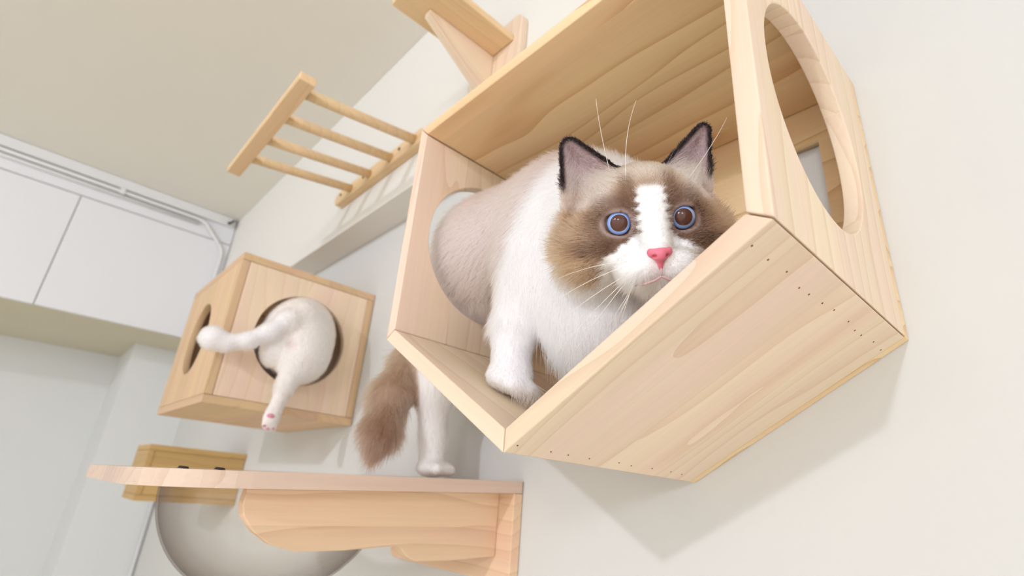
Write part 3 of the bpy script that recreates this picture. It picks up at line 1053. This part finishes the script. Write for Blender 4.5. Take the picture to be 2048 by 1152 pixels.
def cat_comb(p, n):
    q, hd = headmask(p)
    x, y, z = p.T
    b = np.tile(np.array([-0.8, 0.0, -0.7]), (len(p), 1))
    b[(x > -0.07) & (z < -0.06)] = (0.0, -0.15, -1.3)
    b[(x < -0.05) & (z < -0.08)] = (0.0, 0.0, -1.2)
    td = capsule(p, (-0.44, -0.146, -0.10), (-0.398, -0.193, -0.262), 0.022, 0.016)
    b[td < 0.012] = (0.10, -0.22, -0.9)
    out = np.stack([np.sign(q[:, 0]) * (0.25 + 4.0 * np.abs(q[:, 0])), 0.35 + 9.0 * q[:, 1], -0.75 * np.ones(len(p))], 1)
    out[q[:, 1] < -0.03] += np.array([0, -0.4, 0.0])
    low = (q[:, 2] > 0.02)
    out[low] = np.stack([np.sign(q[low, 0]) * (0.2 + 14 * np.abs(q[low, 0])), 12 * (q[low, 1] + 0.018), -0.6 * np.ones(low.sum())], 1)
    hdv = out @ HA
    m = step(-hd, -0.006, 0.004)[:, None]
    cv = b * (1 - m) + hdv * m
    lift = np.full(len(p), 0.55)
    return cv, lift


def cat_dens(p):
    q, hd = headmask(p)
    d = np.where(hd < 0.0, 4.5, 1.0)
    d = np.where(p[:, 0] < -0.23, 0.55, d)
    d = np.where((p[:, 0] < -0.23) & (p[:, 2] > -0.10), 0.12, d)
    d = np.where(capsule(p, (-0.43, -0.14, -0.115), (-0.398, -0.193, -0.262), 0.022, 0.016) < 0.014, 1.8, d)
    # nothing shows behind: thin the far side
    return d


base = np.array([-0.386, -0.10, -0.292])
cat = thing('cat', 'brown and white ragdoll cat with blue eyes peering out of the large V-floored house', 'cat', tuple(base))
body('body', CV, CF, cat_color(CV), cat, base)
fur(cat, base, CV, CF, CN, 150000, cat_color, cat_len, cat_comb, cat_dens, 3,
    fence=lambda p: np.where(p[:, 0] > -0.216, floor_dist(p), p[:, 2] - (-0.2915 + 0.0527 * p[:, 1])))

def earhair_dens(p):
    q = (p - H0) @ HA.T
    d = np.zeros(len(p))
    for e in EARS:
        d2, d3 = ear(q, e)
        mid = e[3] - 0.014 * step(-d2, 0, 0.015) - 0.05 * (q[:, 1] - 0.04)
        d = np.maximum(d, (d2 < -0.004) * (q[:, 2] > mid) * (q[:, 1] > 0.022) * (1 - step(q[:, 1], 0.036, 0.062)))
    return d + 1e-9


def earhair_comb(p, n):
    q = (p - H0) @ HA.T
    sg = np.sign(q[:, 0])
    v = np.stack([sg * (0.9 - 28 * (np.abs(q[:, 0]) - 0.025)), np.full(len(p), 0.7), np.full(len(p), 0.25)], 1)
    return v @ HA * 1.2, np.full(len(p), 0.9)


eh = fur(cat, base, CV, CF, CN, 900, lambda p: np.tile(np.array(lin((226, 214, 206))), (len(p), 1)), lambda p: np.full(len(p), 0.017), earhair_comb, earhair_dens, 11, 0.00016, 0.25)
eh.name = 'ear_hair'
eh['label'] = 'pale hairs fanning out inside the ears'

# eyes
IRIS, nt_, b_ = new_mat('blue_iris')
at_ = nt_.nodes.new('ShaderNodeAttribute'); at_.attribute_name = 'col'
nt_.links.new(at_.outputs['Color'], b_.inputs['Base Color'])
b_.inputs['Roughness'].default_value = 0.06
b_.inputs['Specular IOR Level'].default_value = 0.5
b_.inputs['Coat Weight'].default_value = 0.6
b_.inputs['Coat Roughness'].default_value = 0.02
PUPIL = plain('brown_pupil', (86, 52, 42), 0.06, 0.5, 0.12, 120)
GAZE = np.array([-0.08, 0.05, 1.0]) / np.linalg.norm([-0.08, 0.05, 1.0])


def cap(name, c, r, a0, a1, mat, parent, cols=None, thick=0.0, rings=14, seg=40):
    """spherical zone around the gaze direction, in the head frame"""
    g = GAZE; a = np.cross(g, (0, 1, 0)); a /= np.linalg.norm(a); b = np.cross(a, g)
    vs, fs, cl = [], [], []
    for i in range(rings + 1):
        th = a0 + (a1 - a0) * i / rings
        for k in range(seg):
            ph = 2 * math.pi * k / seg
            vs.append(hw(*(np.array(c) + r * (math.cos(th) * g + math.sin(th) * (math.cos(ph) * a + math.sin(ph) * b)))))
            if cols: cl.append(cols(math.degrees(th)))
    for i in range(rings):
        for k in range(seg):
            k2 = (k + 1) % seg
            fs.append((i * seg + k, i * seg + k2, (i + 1) * seg + k2, (i + 1) * seg + k))
    o = mesh(name, vs, fs, mat, parent, smooth=True)
    if cols:
        ca = o.data.attributes.new('col', 'FLOAT_COLOR', 'POINT')
        ca.data.foreach_set('color', np.concatenate([np.array(cl), np.ones((len(cl), 1))], 1).astype(np.float32).ravel())
    return o


def iris_col(deg):
    if deg < 36: return lin((70, 60, 80))
    if deg < 45: return lin((168, 192, 236))
    if deg < 54: return lin((130, 170, 240))
    if deg < 60: return lin((122, 150, 212))
    return lin((58, 42, 40))


for c in EYES:
    eb = cap('eye', c, 0.0104, 0.001, math.pi - 0.001, IRIS, cat, iris_col, rings=60)
    cap('pupil', c, 0.01046, 0.001, math.radians(40), PUPIL, eb)

# nose: a small rounded wedge with two nostrils
fn = Field(np.arange(-0.012, 0.0121, 0.0006), np.arange(-0.042, -0.016, 0.0006), np.arange(0.052, 0.078, 0.0006))
p_ = fn.P
fn.add(capsule(p_, (-0.0056, -0.0245, 0.0643), (0.0056, -0.0245, 0.0643), 0.0038, 0.0038), 0.003)
fn.add(sphere(p_, (0, -0.0262, 0.0662), 0.0050), 0.004)
fn.add(capsule(p_, (0, -0.028, 0.0655), (0, -0.0375, 0.0640), 0.0040, 0.0012), 0.003)
for s in (-1, 1):
    fn.cut(ellipsoid(p_, (0.0046 * s, -0.0272, 0.0684), (0.0016, 0.0012, 0.0028)), 0.001)
nv_, nf_ = fn.mesh()
NOSE = plain('pink_nose_leather', (230, 122, 142), 0.45, 0.35, 0.06, 300)
mesh('nose', [hw(*v) for v in nv_], [tuple(q) for q in nf_], NOSE, cat, smooth=True)
LIP = plain('pink_lip', (212, 172, 172), 0.7, 0.2, 0.05, 200)
tube('mouth', [hw(*v) for v in ((-0.020, -0.0490, 0.0585), (-0.012, -0.0475, 0.0640), (-0.005, -0.0455, 0.0655), (0, -0.0425, 0.0650), (0.005, -0.0455, 0.0655), (0.012, -0.0475, 0.0640), (0.020, -0.0490, 0.0585))],
     [0.0004, 0.0009, 0.0010, 0.0011, 0.0010, 0.0009, 0.0004], LIP, cat, 8)
tube('philtrum', [hw(*v) for v in ((0, -0.0365, 0.0660), (0, -0.0400, 0.0660), (0, -0.0430, 0.0652))], 0.0007, LIP, cat, 8)
# whiskers
HAIR = plain('white_whisker', (246, 240, 232), 0.4, 0.4, 0.02, 50)
rgw = random.Random(5)
WH = []
for s in (-1, 1):
    for i, (dy, ang, ln_) in enumerate(((-0.030, 4, .060), (-0.032, -12, .066), (-0.035, -24, .080), (-0.037, -38, .085), (-0.039, -47, .090), (-0.041, -54, .092), (-0.043, -62, .085), (-0.044, -70, .070), (-0.040, -58, .060))):
        if s > 0 and i > 5: continue
        r0 = np.array([0.017 * s + 0.003 * s * math.sin(i * 2.1), dy, 0.0615])
        a = math.radians(ang)
        d = np.array([s * math.cos(a), math.sin(a), -0.10 - 0.02 * i])
        pts = [r0 + d * ln_ * t + np.array([0, -0.014, -0.010]) * t * t for t in np.linspace(0, 1, 9)]
        WH.append(pts)
for s, tip, rt_ in ((-1, (-0.034, 0.098, 0.030), (-0.026, 0.040, 0.020)), (-1, (-0.004, 0.092, 0.035), (-0.016, 0.030, 0.034)), (1, (0.060, 0.070, 0.045), (0.030, 0.026, 0.034))):
    a, b = np.array(rt_), np.array(tip)
    mid = (a + b) / 2 + np.array([0.004 * s if tip[0] < -0.02 or s > 0 else -0.008, 0.004, 0.010])
    WH.append([(1 - t) ** 2 * a + 2 * t * (1 - t) * mid + t * t * b for t in np.linspace(0, 1, 9)])
for pts in WH:
    if min(floor_dist(np.array([hw(*v) for v in pts]))) < 0.002 and hw(*pts[-1])[1] > -0.298:
        k = 8
        while k > 3 and floor_dist(np.array(hw(*(np.array(pts[0]) + (np.array(pts[-1]) - np.array(pts[0])) * k / 8)))[None])[0] < 0.002:
            k -= 1
        pts = [np.array(pts[0]) + (np.array(pts[-1]) - np.array(pts[0])) * (k / 8) * t for t in np.linspace(0, 1, 9)]
    tube('whisker', [hw(*v) for v in pts], np.linspace(0.00030, 0.00010, 9), HAIR, cat, 5)

# ------------------------------------------------------------------ the white cat climbing into the cube
f = Field(spans((-1.10, -0.74, 0.0048)), spans((-0.39, -0.05, 0.0045)), spans((-0.235, 0.10, 0.0045)))
P = f.P
f.add(ellipsoid(P, (-0.882, -0.172, -0.004), (0.082, 0.071, 0.087)))                     # rump in the hole
f.add(capsule(P, (-0.90, -0.168, -0.008), (-1.03, -0.165, -0.03), 0.072, 0.085), 0.03)   # body inside the cube
f.add(ellipsoid(P, (-0.838, -0.163, -0.052), (0.050, 0.050, 0.060)), 0.025)              # right thigh
f.add(ellipsoid(P, (-0.850, -0.219, -0.054), (0.034, 0.033, 0.040)), 0.012)              # left ham
tl = [(-0.832, -0.190, 0.030), (-0.822, -0.222, 0.008), (-0.818, -0.255, -0.028), (-0.822, -0.292, -0.056), (-0.830, -0.328, -0.068), (-0.835, -0.352, -0.066)]
for i in range(5):
    f.add(capsule(P, tl[i], tl[i + 1], (0.028, 0.021, 0.0165, 0.0145, 0.0145)[i], (0.021, 0.0165, 0.0145, 0.0145, 0.018)[i]), 0.014)
f.add(sphere(P, (-0.834, -0.354, -0.062), 0.021), 0.012)
f.add(capsule(P, (-0.828, -0.182, -0.082), (-0.832, -0.193, -0.128), 0.030, 0.018), 0.018)
f.add(capsule(P, (-0.832, -0.193, -0.128), (-0.838, -0.200, -0.178), 0.0175, 0.014), 0.012)
f.add(ellipsoid(P, (-0.836, -0.2035, -0.198), (0.016, 0.0175, 0.022)), 0.01)
for dy, dz in ((-0.011, -0.013), (-0.003, -0.018), (0.007, -0.016)):
    f.add(sphere(P, (-0.831, -0.204 + dy, -0.201 + dz), 0.0075), 0.004)
WV, WF = f.mesh()
del f, P
WV = WV.astype(np.float64)
WN = vnormals(WV, WF)
if (WN * (WV - WV.mean(0))).sum() < 0:
    WF = WF[:, ::-1].copy(); WN = -WN


def w_color(p):
    c = np.tile(np.array(lin((240, 233, 229))), (len(p), 1))
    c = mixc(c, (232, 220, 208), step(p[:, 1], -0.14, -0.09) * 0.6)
    d = sphere(p, (-0.815, -0.203, -0.045), 0.0)
    c = mixc(c, (228, 206, 206), (1 - step(d, 0.006, 0.02)) * 0.6)
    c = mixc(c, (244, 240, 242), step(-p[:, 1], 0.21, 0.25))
    return c


def w_len(p):
    L = np.full(len(p), 0.009)
    L = np.where(p[:, 1] < -0.24, 0.008, L)
    L = np.where(p[:, 2] < -0.14, 0.0045, L)
    L = np.where(p[:, 2] < -0.185, 0.0025, L)
    return L


def w_comb(p, n):
    b = np.tile(np.array([0.3, 0.0, -0.9]), (len(p), 1))
    b[p[:, 1] < -0.22] = (0.0, -0.9, -0.3)
    return b, np.full(len(p), 0.45)


wbase = np.array([-0.836, -0.20, -0.222])
wcat = thing('cat', 'white cat seen from behind climbing into the square cube through its round hole', 'cat', tuple(wbase))
body('body', WV, WF, w_color(WV), wcat, wbase)
fur(wcat, wbase, WV, WF, WN, 30000, w_color, w_len, w_comb, lambda p: np.where(p[:, 0] < -0.91, 0.05, 1.0), 8, 0.0004)
PAD = plain('pink_paw_pad', (222, 150, 165), 0.6, 0.3, 0.06, 200)


def pad(c, r):
    c = np.array(c)
    nrm = np.array([0.62, -0.38, -0.45]); nrm /= np.linalg.norm(nrm)
    a = np.cross(nrm, (0, 0, 1)); a /= np.linalg.norm(a); b = np.cross(nrm, a)
    vs, fs = [], []
    for i in range(5):
        th = i / 4 * math.pi / 2 * 0.98 + 0.02
        for k in range(14):
            ph = 2 * math.pi * k / 14
            vs.append(c + nrm * r * 0.5 * math.cos(th) + r * math.sin(th) * (math.cos(ph) * a + 0.8 * math.sin(ph) * b))
    for i in range(4):
        for k in range(14):
            k2 = (k + 1) % 14
            fs.append((i * 14 + k, i * 14 + k2, (i + 1) * 14 + k2, (i + 1) * 14 + k))
    fs.append(tuple(range(14)))
    fs.append(tuple(56 + k for k in range(14)))
    mesh('paw_pad', vs, fs, PAD, wcat, smooth=True)


pad((-0.8235, -0.2105, -0.1960), 0.0075)
for dy, dz in ((-0.011, -0.013), (-0.003, -0.018), (0.007, -0.016)):
    pad((-0.8258, -0.2065 + dy, -0.2035 + dz), 0.0036)
